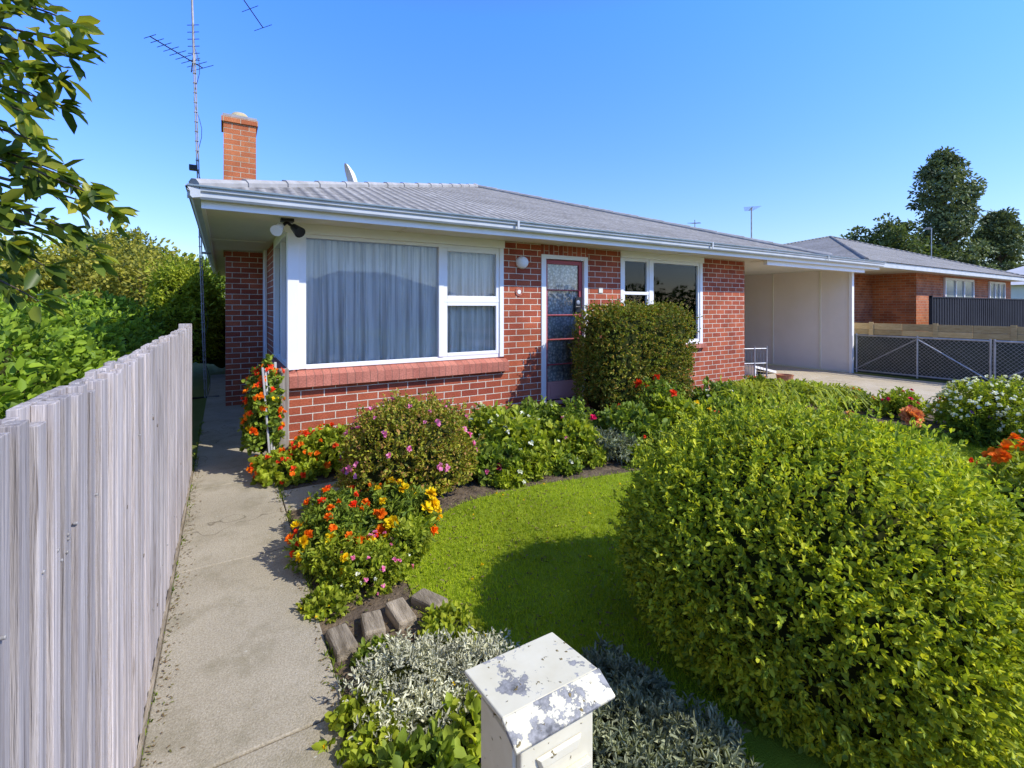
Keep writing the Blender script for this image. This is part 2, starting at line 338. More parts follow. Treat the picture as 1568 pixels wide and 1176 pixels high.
def grass():
    n=560000; x=rng.uniform(-.75,5.7,n); y=rng.uniform(1.4,6.6,n)
    keep=inpoly(x+rng.normal(size=n)*.025,y+rng.normal(size=n)*.025,LS)&(rng.random(n)<np.clip(1.4-.22*y,.3,1))
    keep&=~((x>.85)&(y<2.7)&(x<2.1)); x=x[keep];y=y[keep]; n=len(x)
    u=x*CA+y*SA; v=-x*SA+y*CA; P=np.stack([u,v,np.full(n,.01)],1)
    D=nrm(rng.normal(size=(n,3))*.6+np.array([0,0,1.0])); h=(.014+.024*rng.random(n)**1.5)
    S=nrm(np.cross(D,rng.normal(size=(n,3))))*.0024
    tip=P+D*h[:,None]
    V=np.stack([P-S,P+S,tip+S*.2,tip-S*.2],1).reshape(-1,3); F=np.arange(n)[:,None]*4+np.array([0,1,2,3])
    fb=FB(); fb.add(V,F,0)
    n=1500; x=rng.uniform(-.7,3,n); y=rng.uniform(2,5,n); k=inpoly(x,y,LS); x=x[k];y=y[k];n=len(x)
    u=x*CA+y*SA; v=-x*SA+y*CA
    fb.leaves(np.stack([u,v,np.full(n,.025)],1),rng.normal(size=(n,3))*[1,1,.2],.016,.012,1)
    n=36; x=rng.uniform(-.5,2,n); y=rng.uniform(2.3,4.3,n); k=inpoly(x,y,LS); x=x[k];y=y[k];n=len(x)
    u=x*CA+y*SA; v=-x*SA+y*CA; fb.flower(np.stack([u,v,np.full(n,.035)],1),np.tile([0,0,1.],(n,1)),.02,2,9)
    fb.build('lawn_grass',[M['grass'],M['L_lime'],M['F_ye']])
grass()
pb=PB(); ys=[-3,-1.1,.4,1.92,3.42,4.92,6.4,7.9,9.4,11,13]
for a,b in zip(ys,ys[1:]): pb.box(-.245,.41+.0,a+.005,b-.005,-.05,.022)
pb.box(.418,.98,4.05,4.50,-.05,.020)
pb.build('concrete_path',[M['conc']],bevel=.006)
bx('path_joint_filler',(-.24,.405,-3,13,-.05,.012),M['soil'])
pb=PB(); ys=[-9,-6,-3,0,3,5.45,8,11,12.5]
for a,b in zip(ys,ys[1:]): pb.box(8.93,12.75,a+.006,b-.006,-.05,.024)
pb.build('driveway',[M['drive']],bevel=.006)
PB().poly([(13.4,-20,.006),(40,-20,.006),(40,6.1,.006),(13.4,6.1,.006)],[(0,1,2,3)]).build('neighbour_yard_pavement',[M['drive']])
n=3600; x=rng.uniform(.42,3.4,n); y=rng.uniform(1.0,5.5,n); fb=FB()
fb.leaves(np.stack([x,y,np.full(n,.012)+.01*rng.random(n)],1),np.stack([rng.normal(size=n),rng.normal(size=n),.15*rng.normal(size=n)],1),.012+.024*rng.random(n),.010,0,Nn=np.tile([0,0,1.],(n,1))+.3*rng.normal(size=(n,3)))
n=900; x=np.where(rng.random(n)<.6,-.235+.035*np.abs(rng.normal(size=n)),.395-.02*np.abs(rng.normal(size=n))); y=rng.uniform(1.0,6,n)
fb.leaves(np.stack([x,y,np.full(n,.026)],1),np.stack([rng.normal(size=n),rng.normal(size=n),.05*rng.normal(size=n)],1),.007+.012*rng.random(n),.006,0,Nn=np.tile([0,0,1.],(n,1))+.2*rng.normal(size=(n,3)))
fb.build('fallen_leaves',[M['litter']])
n=2600; x=np.where(rng.random(n)<.4,-.243+.008*rng.normal(size=n),.418+.012*rng.normal(size=n)); y=rng.uniform(.9,8,n); k=np.sin(y*5.1+x*40)+np.sin(y*11.7)>-.1; x=x[k];y=y[k];n=len(x)
fb=FB(); fb.leaves(np.stack([x,y,np.full(n,.0)],1),rng.normal(size=(n,3))*.5+np.array([0,0,1.]),.025+.03*rng.random(n),.004,0); fb.build('path_edge_weeds',[M['L_green']])

# ---------------------------------------------------------------- house
H=empty('brick_house')
Y0=5.588; YI=5.788
pb=PB()
pb.box(.59,3.28,Y0,YI,0,.74); pb.box(3.28,3.90,Y0,YI,0,2.51); pb.box(3.90,4.77,Y0,YI,0,.20)
pb.box(4.77,5.456,Y0,YI,0,2.51); pb.box(5.456,7.52,Y0,YI,0,.90); pb.box(7.52,8.80,Y0,YI,0,2.51)
pb.box(.59,.79,YI,7.16,0,.74); pb.box(.59,.79,7.16,16,0,2.51)
pb.box(8.60,8.80,YI,16,0,2.51); pb.box(.79,8.60,15.8,16,0,2.51)
pb.build('walls',[M['brick']],H)
bx('door_lintel_bricks',(3.90,4.77,Y0,YI,2.36,2.51),M['soldier'],H)
PB().poly([(x,y,z) for x in (.555,3.31) for y,z in ((5.50,.735),(5.50,.86),(5.66,.925),(5.66,.735))],[(0,4,5,1),(1,5,6,2),(0,1,2,3),(7,6,5,4),(3,7,4,0)]).build('window_sill',[M['sill']],H)
PB().poly([(x,y,z) for y in (5.56,7.16) for x,z in ((.53,.735),(.53,.86),(.66,.925),(.66,.735))],[(0,1,5,4),(1,2,6,5),(0,3,2,1),(4,5,6,7)]).build('side_window_sill',[M['sill']],H)
bx('window_sill_b',(5.43,7.54,5.52,5.65,.86,.93),M['sill'],H)
pb=PB(); pb.box(.03,.585,8.80,9.60,0,2.5,0)
pb.box(.0,.46,8.85,9.4,2.45,4.57,1); pb.box(-.03,.49,8.82,9.43,4.57,4.655,1); pb.box(-.012,.472,8.838,9.412,4.655,4.70,2)  # stack above the eave takes the lighter brick, sunlight painted in
pb.lathe((.23,9.12,4.70),[(.16,0),(.15,.06),(.11,.11),(.10,.12),(.0,.12)],3)
pb.build('chimney',[M['brick'],M['brickL'],M['rust'],mk('chimney_flaunching',(.42,.34,.18),(.56,.47,.28),8,.9)],H)
pb=PB(); pb.box(-.14,13.34,5.10,13.0,2.505,2.53); pb.box(-.14,10.8,13.0,16.1,2.505,2.53)
pb.build('soffit',[M['cream']],H)
pb=PB()
for x in(1.8,4.2,6.6,9.0,11.4): pb.box(x-.02,x+.02,5.096,5.585,2.495,2.5045)
pb.box(-.139,.5,7.4,7.44,2.495,2.5045); pb.build('soffit_battens',[M['cream']],H)
pb=PB(); pb.box(-.17,13.37,5.065,5.095,2.485,2.62); pb.box(-.17,-.14,5.096,16.1,2.485,2.62); pb.box(13.345,13.37,5.096,13,2.485,2.62)
pb.build('fascia',[M['white']],H)
def gutter(pb,a,b,axis,o):
    prof=[(.0,.055),(.0,-.01),(-.06,-.02),(-.075,.0),(-.075,.035),(-.095,.05),(-.10,.085),(-.112,.09),(-.112,.078)]
    k=len(prof); vs=[]
    for t in(a,b):
        for d,z in prof:
            vs.append((t,o+d,2.572+z) if axis=='x' else (o+d,t,2.572+z))
    pb.poly(vs,[(j,j+1,k+j+1,k+j) for j in range(k-1)]+[tuple(range(k)),tuple(range(2*k-1,k-1,-1))],0)
pb=PB(); gutter(pb,-.27,13.42,'x',5.062); gutter(pb,4.955,16.1,'y',-.172)
pb.box(-.27,13.42,4.945,4.953,2.655,2.668,1)
x=.6
while x<13.3: pb.box(x,x+.02,4.944,5.06,2.668,2.672,0); x+=.9
for x in(3.1,6.9,10.7): pb.box(x,x+.03,4.942,4.950,2.56,2.667,0)
pb.build('gutter',[M['gutter'],M['blue']],H)
pb=PB()
A=(5.35,10.55,4.60); c=[(-.22,4.99,2.655),(10.9,4.99,2.655),(10.9,16.1,2.655),(-.22,16.1,2.655)]
pb.poly([c[0],c[1],A],[(0,1,2)],0); pb.poly([c[2],c[3],A],[(0,1,2)],0); pb.poly([c[1],c[2],A],[(0,1,2)],1); pb.poly([c[3],c[0],A],[(0,1,2)],1)
pb.poly([(8.9,4.99,2.652),(13.39,4.99,2.645),(13.39,13,2.80),(8.9,13,2.80)],[(0,1,2,3)],0)
for q in c:
    p0=Vector(q)+Vector((0,0,.015)); p1=Vector(A)+Vector((0,0,.015)); nn=14
    for i in range(nn): pb.cyl(p0.lerp(p1,i/nn),p0.lerp(p1,(i+1.06)/nn),.060,.046,2,8)
pb.lathe(A,[(.12,-.03),(.09,.05),(.0,.09)],2,10)
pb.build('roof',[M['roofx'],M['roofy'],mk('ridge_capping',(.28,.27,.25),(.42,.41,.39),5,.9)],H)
bx('roof_space_lining',(-.1,10.7,5.12,16.0,2.54,2.56),M['dark'],H)
pb=PB()
pb.box(.585,.70,5.575,5.70,.92,2.42); pb.box(.70,.775,5.60,5.68,.92,2.42)
pb.box(.55,3.285,5.565,5.72,2.40,2.505)
pb.box(.775,3.235,5.605,5.68,.915,.965); pb.box(3.215,3.279,5.585,5.70,.92,2.40); pb.box(.775,3.215,5.605,5.68,2.36,2.40)
pb.box(2.33,2.40,5.592,5.69,.965,2.36)
for z0,z1 in((.965,1.66),(1.70,2.36)):
    pb.box(2.40,2.45,5.60,5.65,z0,z1); pb.box(3.165,3.215,5.60,5.65,z0,z1)
    pb.box(2.45,3.165,5.60,5.65,z0,z0+.045); pb.box(2.45,3.165,5.60,5.65,z1-.045,z1)
pb.box(2.40,3.215,5.597,5.67,1.66,1.70)
pb.box(.58,.70,7.06,7.16,.92,2.505); pb.box(.575,.70,5.72,7.06,2.38,2.505); pb.box(.60,.68,5.70,7.06,.92,.97); pb.box(.59,.69,6.30,6.36,.97,2.38)
pb.box(.55,.586,8.35,8.70,.5,2.5)
pb.build('window_frame',[M['white']],H,.004)
PB().box(.775,2.33,5.635,5.639,.96,2.37).box(2.45,3.165,5.622,5.626,1.0,2.33).box(.640,.644,5.7,7.06,.96,2.39).build('window_panes',[M['glass']],H)
def curtain(name,x0,x1,z0,z1,y,mat,amp=.022,freq=38,axis='x'):
    nx=int((x1-x0)*130); nz=8; vs=[];ph=random.random()*6
    for j in range(nz+1):
        for i in range(nx+1):
            x=x0+(x1-x0)*i/nx; t=j/nz
            f=amp*(math.sin(freq*x+2.2*math.sin(3.1*x+ph)+.5*t)+.6*math.sin(freq*1.7*x+ph+t+1.4*math.sin(5*x)))*(1-.45*t)
            z=z0+(z1-z0)*t
            vs.append((x,y+f,z) if axis=='x' else (y+f,x,z))
    fs=[(j*(nx+1)+i,j*(nx+1)+i+1,(j+1)*(nx+1)+i+1,(j+1)*(nx+1)+i) for j in range(nz) for i in range(nx)]
    PB().poly(vs,fs).build(name,[mat],H,smooth=True)
curtain('net_curtain',.79,2.34,.95,2.36,5.715,M['net'],.030,42)
curtain('net_curtain_b',2.40,3.24,.95,2.36,5.715,M['net'],.026,46)
curtain('net_curtain_c',5.75,7.05,.95,2.38,.73,M['net'],.02,40,'y')
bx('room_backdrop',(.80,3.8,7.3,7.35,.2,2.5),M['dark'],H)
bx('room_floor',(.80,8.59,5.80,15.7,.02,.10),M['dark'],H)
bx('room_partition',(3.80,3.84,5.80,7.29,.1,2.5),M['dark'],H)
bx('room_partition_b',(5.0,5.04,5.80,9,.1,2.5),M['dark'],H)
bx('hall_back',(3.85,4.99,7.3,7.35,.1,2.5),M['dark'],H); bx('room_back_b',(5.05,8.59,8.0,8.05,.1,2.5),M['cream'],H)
pb=PB()
pb.box(3.902,3.985,5.575,5.72,.20,2.36); pb.box(4.695,4.768,5.575,5.72,.20,2.36); pb.box(3.985,4.695,5.575,5.72,2.30,2.36)
pb.build('door_frame',[M['white']],H,.003)
pb=PB(); pb.box(3.885,4.785,5.50,5.573,.195,.235,0); pb.build('door_threshold',[M['pink']],H,.004)
pb=PB()
pb.box(3.988,4.04,5.62,5.66,.24,2.29); pb.box(4.63,4.692,5.62,5.66,.24,2.29); pb.box(4.04,4.63,5.62,5.66,2.23,2.29)
for z in(.75,1.12,1.48,1.85): pb.box(4.04,4.63,5.624,5.657,z-.009,z+.009)
pb.box(4.04,4.63,5.62,5.66,.24,.50,1); pb.box(4.09,4.58,5.608,5.619,.28,.46,1)
pb.build('front_door',[M['mar'],M['pink']],H,.004)
bx('door_glass',(4.04,4.63,5.640,5.644,.50,2.24),M['glass'],H)
curtain('door_lace',4.03,4.64,.48,2.26,5.672,M['lace'],.006,60)
pb=PB(); pb.box(4.55,4.66,5.605,5.619,1.52,1.75); pb.cyl((4.60,5.60,1.60),(4.60,5.57,1.60),.012); pb.cyl((4.60,5.57,1.60),(4.52,5.57,1.60),.011)
pb.lathe((4.60,5.605,1.67),[(.0,.008),(.03,.006),(.035,0)],1,16,'y'); pb.build('door_lock',[M['black'],M['metal']],H)
pb=PB(); pb.box(3.86,4.62,5.14,5.583,.0,.15); pb.box(3.80,4.70,4.95,5.14,0,.07); pb.build('door_step',[mk('step_brick',(.10,.05,.04),(.17,.10,.08),6,.8,.003)],H,.01)
pb=PB()
pb.box(5.46,5.53,5.585,5.70,.93,2.42); pb.box(7.44,7.516,5.585,5.70,.93,2.42); pb.box(5.45,7.525,5.565,5.72,2.40,2.505); pb.box(5.53,7.44,5.59,5.69,.925,.975)
pb.box(6.12,6.20,5.588,5.69,.975,2.40); pb.box(5.53,7.44,5.60,5.68,2.35,2.40)
pb.box(5.53,6.12,5.595,5.68,1.80,1.85)
for x0,x1 in ((5.53,6.12),(6.20,7.44)):
    pb.box(x0,x0+.04,5.60,5.65,.975,2.35); pb.box(x1-.04,x1,5.60,5.65,.975,2.35)
pb.box(6.24,7.40,5.60,5.65,.975,1.02); pb.build('window_frame_b',[M['white']],H,.004)
bx('window_panes_b',(5.56,7.41,5.63,5.634,.97,2.36),M['glass'],H)
curtain('cafe_curtain',5.5,7.48,.95,1.86,5.72,M['net'],.022,50)
bx('valance_blind',(5.5,7.48,5.73,5.74,2.10,2.40),M['cream'],H)
pb=PB(); pb.lathe((3.56,5.588,2.22),[(.085,0),(.09,.03),(.075,.075),(.04,.10),(0,.105)],0,20,'y'); pb.build('porch_light',[M['white']],H,smooth=True)
pb=PB(); pb.lathe((3.52,5.588,1.81),[(.0,.012),(.06,.012),(.065,0)],0,8,'y'); pb.lathe((3.52,5.576,1.81),[(0,.006),(.03,.004),(.03,0)],1,8,'y'); pb.build('wall_plaque',[M['sill'],M['white']],H)
bx('house_number',(4.99,5.07,5.575,5.585,1.82,1.90),M['cream'],H)
pb=PB(); pb.box(.50,.62,5.30,5.42,2.475,2.503,0)
for dx,mi in((-.10,1),(.10,0)):
    pb.cyl((.56,5.36,2.47),(.56+dx*.6,5.34,2.42),.015,.015,0)
    pb.cyl((.56+dx*.6,5.36,2.43),(.56+dx*1.1,5.26,2.36),.035,.058,mi,14)
pb.build('security_light',[M['black'],M['white']],H)
pb=PB(); pb.box(12.83,12.88,5.47,12,.02,2.504,0); pb.box(8.81,12.82,11.95,12,.02,2.504,0)
for y in(6.12,7.32,8.52,9.72,10.9): pb.box(12.815,12.829,y-.022,y+.022,.02,2.5,1)
pb.box(12.80,12.90,5.40,5.468,.02,2.504,2); pb.box(12.81,12.829,5.47,11.9,.02,.07,1); pb.build('carport_wall',[M['fibro'],M['cream'],M['white']],H,.002)
bx('carport_beam',(8.82,12.80,5.14,5.22,2.40,2.503),M['white'],H)
D=empty('satellite_dish')
pb=PB(); pb.lathe((0,0,0),[(0,-.06),(.2,-.04),(.34,0.02),(.38,.06)],0,24)
o=pb.build('dish',[M['white']],D,smooth=True); o.location=W(-3.32,9.9,4.24)
vd=Vector(W(-3.32,9.9,2.6)).normalized(); tang=Vector((vd.y,-vd.x,0)).normalized()
o.rotation_euler=(tang*-1.0+Vector((0,0,-.32))-vd*.10).to_track_quat('Z','Y').to_euler()
q=W(-3.30,9.9); PB().cyl((q[0],q[1],3.2),(q[0],q[1],4.2),.025).build('mast',[M['metal']],D)

# ---------------------------------------------------------------- antennas
def yagi(pb,p0,p1,elen,n=9):
    p0=Vector(p0);p1=Vector(p1); d=(p1-p0).normalized(); s=d.cross(Vector((0,0,1))).normalized()
    pb.cyl(p0,p1,.010)
    for i in range(n):
        t=i/(n-1); q=p0.lerp(p1,t); L=elen*(.55+.45*t); pb.cyl(q-s*L/2,q+s*L/2,.0055,n=5)
T=empty('tv_antenna')
pb=PB(); base=Vector((-.27,9.95,0)); top=Vector((-.50,9.80,8.3))
for i in range(3):
    a=2*math.pi*i/3; o=Vector((math.cos(a)*.02,math.sin(a)*.02,0)); pb.cyl(base+o,base.lerp(top,.72)+o*.8,.009,.009)
pb.cyl(base.lerp(top,.7),top,.02,.015)
for i in range(36):
    q=base.lerp(top,.02*i); pb.box(q.x-.026,q.x+.026,q.y-.026,q.y+.026,q.z-.006,q.z+.006)
pb.box(-.50,-.38,9.72,9.84,3.95,4.03,1); pb.cyl((-.33,9.9,2.55),(-.15,9.95,2.55),.02)
pb.cyl(base,base+Vector((-.22,-.1,.0))+Vector((0,0,.02)),.02,.02,1); pb.cyl(base,base+Vector((.2,-.15,.02)),.02,.02,1)
pb.build('mast',[M['rust'],M['black']],T)
pb=PB(); yagi(pb,W(-6.05,7.9,6.12),W(-5.72,8.75,6.02),.55,9); pb.cyl(W(-5.66,8.35,5.75),W(-5.78,8.6,6.3),.01)
for k in range(6): 
    z=5.85+.12*k; qq=base.lerp(top,z/8.3); a=Vector(W(-.12,0.03,0)); pb.cyl(qq-a,qq+a+Vector((0,0,.03)),.006,n=5)
yagi(pb,tuple(base.lerp(top,.99)),W(-4.95,9.4,7.15),.5,6)
pb.build('aerial',[M['black']],T)
pb=PB(); prev=None
for i in range(40):
    q=base.lerp(top,.74*i/39)+Vector((.05*math.sin(i*.9)+.03,.03,0))
    if prev: pb.cyl(prev,q,.005,n=5)
    prev=q
pb.build('cable',[M['black']],T)

# ---------------------------------------------------------------- left fence
pb=PB(); y=-1.2
while y<5.42:
    w=.074; h=1.425+random.uniform(-.008,.008)
    pb.box(-.305,-.287,y,y+w-.003,.01,h,0)
    x1=-.258+random.uniform(-.004,.004); a=y+w-.028+random.uniform(-.004,.004)
    pb.box(-.2865,x1,a,a+.041+random.uniform(-.003,.004),.01,h-random.uniform(0,.014),0); y+=w
pb.box(-.345,-.3055,-1.2,5.42,.25,.34,0); pb.box(-.345,-.3055,-1.2,5.42,1.1,1.19,0)
pb.box(-.36,-.26,5.425,5.51,0,1.44,0)
for k in range(30):
    yy=random.uniform(.9,5.2); zz=random.choice([.3,1.14])+random.uniform(-.02,.02); pb.cyl((-.262,yy,zz),(-.254,yy,zz),.003,.004,1,6)
for k in range(16):
    i=random.randint(29,84); yy=-1.2+.074*i+.068; zz=random.uniform(.15,1.3); pb.cyl((-.262,yy,zz),(-.2575,yy,zz),.009,.007,2,9)
pb.build('paling_fence',[M['fence'],M['rust'],mk('timber_knot',(.08,.06,.045),(.2,.16,.12),30,.9)],bevel=.003)
bx('fence_footing_board',(-.258,-.2455,-1.2,5.4,-.02,.045),M['sleeper'])

G=empty('wooden_gate')
bx('post',(.47,.56,5.20,5.29,0,.98),M['wood'],G,.006)
pb=PB()
for k in range(5):
    yy=5.30+.055*k; tl=Matrix.Translation((.45,yy,.12))@Matrix.Rotation(math.radians(-3-k),4,'X'); pb.box(-.012,.012,0,.045,0,.92-.02*k,0,tl)
pb.box(.462,.49,5.29,5.56,.25,.31); pb.box(.462,.49,5.29,5.56,.78,.84)
for k,(x,y) in enumerate(((.37,5.0),(.395,5.07),(.42,5.14))):
    tl=Matrix.Translation((x,y,.10))@Matrix.Rotation(math.radians(-4),4,'Y'); pb.box(0,.018,0,.055,0,.93-.02*k,0,tl)
pb.build('pickets',[mk('grey_painted_wood',(.42,.41,.37),(.66,.64,.58),1.5,.8,stretch=(20,20,1.5),island=True)],G,.004)

pb=PB()
for k,(X,Y,a) in enumerate(((-.80,2.22,5),(-.685,2.33,-8),(-.57,2.42,4),(-.44,2.52,24))):
    q=W(X,Y,.015); tl=Matrix.Translation(q)@Matrix.Rotation(math.radians(a),4,'Z')@Matrix.Rotation(math.radians(random.uniform(-5,5)),4,'X'); pb.box(-.05,.05,-.095,.095,-.06,.04,0,tl)
pb.build('timber_edging',[M['sleeper']],bevel=.012)

# ---------------------------------------------------------------- mailbox
MB=empty('mailbox')
pb=PB(); pb.box(.518,.712,.815,.985,.40,.725,0); pb.build('box',[M['mb3']],MB,.004)
pb=PB()
def plate(pb,pts,t,mi):
    up=[Vector(p) for p in pts]; n=(up[1]-up[0]).cross(up[2]-up[1]).normalized()
    if n.z<0:n=-n
    lo=[p-n*t for p in up]; pb.poly(up+lo,[(0,1,2,3),(7,6,5,4),(0,4,5,1),(1,5,6,2),(2,6,7,3),(3,7,4,0)],mi)
plate(pb,[(.485,.832,.762),(.742,.832,.762),(.742,1.012,.742),(.485,1.012,.742)],.010,0)
plate(pb,[(.483,.775,.737),(.744,.775,.737),(.744,.8315,.764),(.483,.8315,.764)],.011,1)
pb.build('lid',[M['mb'],M['mb2']],MB,.003)
pb=PB(); pb.box(.548,.682,.806,.8145,.50,.56,0); pb.box(.560,.670,.8035,.8058,.515,.545,1); pb.box(.535,.695,.800,.8145,.59,.60,0)
pb.poly([(.565,.8125,.632),(.665,.8125,.632),(.675,.8125,.66),(.555,.8125,.66),(.57,.806,.637),(.66,.806,.637),(.668,.806,.656),(.562,.806,.656)],[(4,5,6,7),(0,1,5,4),(1,2,6,5),(2,3,7,6),(3,0,4,7)],0)
pb.build('letter_slot',[M['mb3'],M['dark']],MB,.002)
pb=PB(); pb.box(.5075,.5175,.83,.97,.42,.70,0); pb.build('side_trim',[M['mb3']],MB,.002)
bx('post',(.57,.66,.86,.95,0,.399),M['wood'],MB,.004)

# ---------------------------------------------------------------- plants
c=W(1.40,2.26,.42); bush('round_bush',c,(.81,.82,.65),n=12500,nl=10,ll=.025,lw=.0115,sl=.075,p=2.1,amp=.04,mat='L_round',up=.45,spread=.62,corek=.87,jit=.17,seed=11,wild=420,zmin=-.72)
bush('trimmed_shrub',(5.02,4.84,.80),(.84,.43,.80),n=5200,nl=9,ll=.032,lw=.017,sl=.08,p=6,amp=.06,mat='L_hedge',up=.2,seed=5,jit=.2,flowers=(('F_sa',10,.05),),wild=160)
c=W(-.86,3.95,.36); bush('pink_flowering_bush',c,(.52,.47,.43),n=2600,nl=9,ll=.028,lw=.015,sl=.08,p=2.3,amp=.09,mat='L_pinkb',up=.5,jit=.25,flowers=(('F_pk',38,.05),('F_pu',10,.03)),wild=120)
def pl(name,X,Y,r,h,mat='L_green',fl_=(),ll=.06,lw=.03,n=260,nl=7,sl=None,amp=.2,spread=.8,petals=10,jit=.5,up=.5):
    c=W(X,Y,h*.42); bush(name,c,(r,r,h*.58),n=n,nl=nl,ll=ll,lw=lw,sl=sl or h*.25,p=2.2,amp=amp,mat=mat,flowers=fl_,corek=.5,jit=jit,spread=spread,petals=petals,up=up)
bush('nasturtium_plant',W(-2.42,4.60,.50),(.14,.2,.54),n=460,nl=7,ll=.045,lw=.04,sl=.08,amp=.3,mat='L_green',flowers=(('F_or',50,.06),('F_rd',30,.055),('F_ye',6,.05)),corek=.5,jit=.45)
pl('nasturtium_plant',-2.10,4.45,.28,.22,'L_lime',(('F_or',24,.055),('F_rd',14,.05)),ll=.05,lw=.045,n=320)
pl('nasturtium_plant',-1.80,4.70,.34,.38,'L_lime',(('F_or',22,.055),('F_rd',18,.055)),ll=.05,lw=.045,n=300)
pl('marigold_plant',-1.13,3.02,.22,.30,'L_green',(('F_or',17,.055),('F_rd',12,.045),('F_ye',6,.055)),ll=.045,lw=.014,n=460,nl=10,petals=20)
pl('marigold_plant',-1.22,3.32,.20,.28,'L_green',(('F_or',13,.05),('F_rd',10,.045)),ll=.045,lw=.014,n=320,nl=10,petals=18)
pl('marigold_plant',-.80,3.28,.24,.32,'L_green',(('F_ye',34,.07),('F_or',9,.055)),ll=.045,lw=.014,n=460,nl=10,petals=20)
pl('marigold_plant',-1.04,2.84,.16,.22,'L_lime',(('F_ye',8,.05),),ll=.04,lw=.014,n=240,nl=10,petals=20)
pl('verbena_plant',-.84,2.80,.22,.17,'L_lime',(('F_pk',26,.026),('F_wh',10,.022)),ll=.03,lw=.017,n=520,nl=8)
pl('verbena_plant',-.66,3.0,.13,.22,'L_lime',(),ll=.035,lw=.018,n=240,nl=8)
pl('verbena_plant',-.66,3.2,.12,.24,'L_lime',(),ll=.045,lw=.015,n=200,nl=7)
pl('creeping_plant',-.98,2.50,.13,.07,'L_lime',(('F_ye',3,.012),),ll=.03,lw=.018,n=140,nl=6)
pl('creeping_plant',-.30,2.30,.14,.08,'L_lime',(),ll=.035,lw=.02,n=150,nl=6)
pl('creeping_plant',-.60,2.12,.10,.06,'L_green',(),ll=.03,lw=.016,n=110,nl=6)
pl('dusty_miller_plant',-.42,1.98,.22,.12,'L_silver',(),ll=.024,lw=.007,n=640,nl=9,jit=.55,sl=.06,amp=.35)
pl('dusty_miller_plant',-.16,2.0,.20,.12,'L_silver',(('F_ye',5,.012),),ll=.024,lw=.007,n=560,nl=9,jit=.55,sl=.06,amp=.35)
pl('dusty_miller_plant',-.34,1.78,.17,.10,'L_silver',(),ll=.024,lw=.007,n=420,nl=9,jit=.55,sl=.06,amp=.35)
pl('lavender_plant',.40,1.88,.22,.12,'L_lav',(),ll=.03,lw=.008,n=640,nl=11,jit=.4,amp=.3)
pl('lavender_plant',.38,1.60,.22,.15,'L_lav',(),ll=.03,lw=.008,n=640,nl=11,jit=.4,amp=.3)
pl('lavender_plant',.62,1.58,.18,.16,'L_lav',(),ll=.03,lw=.008,n=460,nl=11,jit=.4,amp=.3)
pl('lavender_plant',.42,1.36,.18,.16,'L_lav',(),ll=.03,lw=.008,n=460,nl=11,jit=.4,amp=.3)
pl('strawberry_plant',-.56,1.76,.12,.09,'L_lime',(('F_ye',2,.015),),ll=.035,lw=.024,n=110,nl=5)
pl('strawberry_plant',-.42,1.60,.14,.10,'L_lime',(('F_ye',2,.015),),ll=.04,lw=.026,n=120,nl=5)
pl('strawberry_plant',-.12,1.72,.16,.12,'L_lime',(),ll=.045,lw=.028,n=120,nl=5)
pl('strawberry_plant',-.28,1.50,.14,.16,'L_green',(),ll=.05,lw=.03,n=120,nl=5)
pl('strawberry_plant',-.20,1.34,.12,.18,'L_green',(),ll=.05,lw=.03,n=100,nl=5)
pl('strawberry_plant',-.40,1.42,.08,.12,'L_lime',(),ll=.04,lw=.026,n=60,nl=5)
for a in [(-.32,4.45,.26,.30,'L_green','F_pk',8),(.02,4.85,.30,.44,'L_lime','F_wh',14),(-.2,5.25,.34,.46,'L_lime','F_wh',26),(.35,4.72,.24,.22,'L_lime','F_wh',6),
          (.62,5.05,.26,.36,'L_lime','F_pk',3),(.30,5.5,.32,.46,'L_green','F_wh',8),(1.35,5.35,.34,.44,'L_green','F_rd',3),(.80,4.85,.2,.18,'L_lime','F_rd',1),
          (-.75,4.95,.34,.38,'L_green','F_wh',10),(-1.2,4.9,.3,.42,'L_lime','F_pk',8),(2.0,5.7,.36,.46,'L_lime','F_ye',8),(2.6,6.0,.34,.42,'L_green','F_rd',4),(3.0,6.9,.4,.45,'L_green','F_wh',8),(.15,4.5,.2,.2,'L_lime','F_pk',4),
          (-.05,4.28,.14,.12,'L_lime','F_wh',3),(.5,4.58,.14,.12,'L_green','F_wh',3),(1.3,4.85,.16,.14,'L_lime','F_pk',3),(1.7,5.1,.2,.2,'L_green','F_wh',3)]:
    X,Y,r,h,m,f,k=a; pl('perennial_plant',X,Y,r,h,m,((f,k,.05),),ll=.08 if h>.25 else .05,lw=.042 if h>.25 else .026,n=230,nl=6)
pl('lavender_plant',1.05,4.98,.24,.26,'L_lav',(),ll=.06,lw=.01,n=260,nl=10)
pl('rose_bush',.72,5.45,.24,.50,'L_green',(('F_mg',3,.11),),ll=.05,lw=.03,n=220,nl=7,petals=18)
pl('rose_bush',1.9,6.0,.30,.62,'L_green',(('F_rd',5,.11),),ll=.05,lw=.03,n=260,nl=7,petals=18)
pl('rose_bush',-.05,4.42,.13,.32,'L_green',(('F_mg',2,.08),),ll=.05,lw=.03,n=90,nl=7,petals=18)
def strap(name,X,Y,h,n=70):
    fb=FB(); c=np.array(W(X,Y,0.0)); 
    for i in range(n):
        a=random.uniform(0,6.28); o=random.uniform(.4,1)*h*1.1; P=[c+np.array([math.cos(a),math.sin(a),0])*(.05+o*t)+np.array([0,0,h*random.uniform(.9,1.1)*(2.3*t-1.9*t*t)]) for t in (0,.25,.5,.75,1)]
        s=np.array([-math.sin(a),math.cos(a),0])*.014
        V=[];w=[.8,1,1,.8,.15]
        for p,k in zip(P,w): V+= [p-s*k,p+s*k]
        fb.add(np.array(V),np.array([[2*j,2*j+1,2*j+3,2*j+2] for j in range(4)]),0)
    fb.build(name,[M['L_lime']])
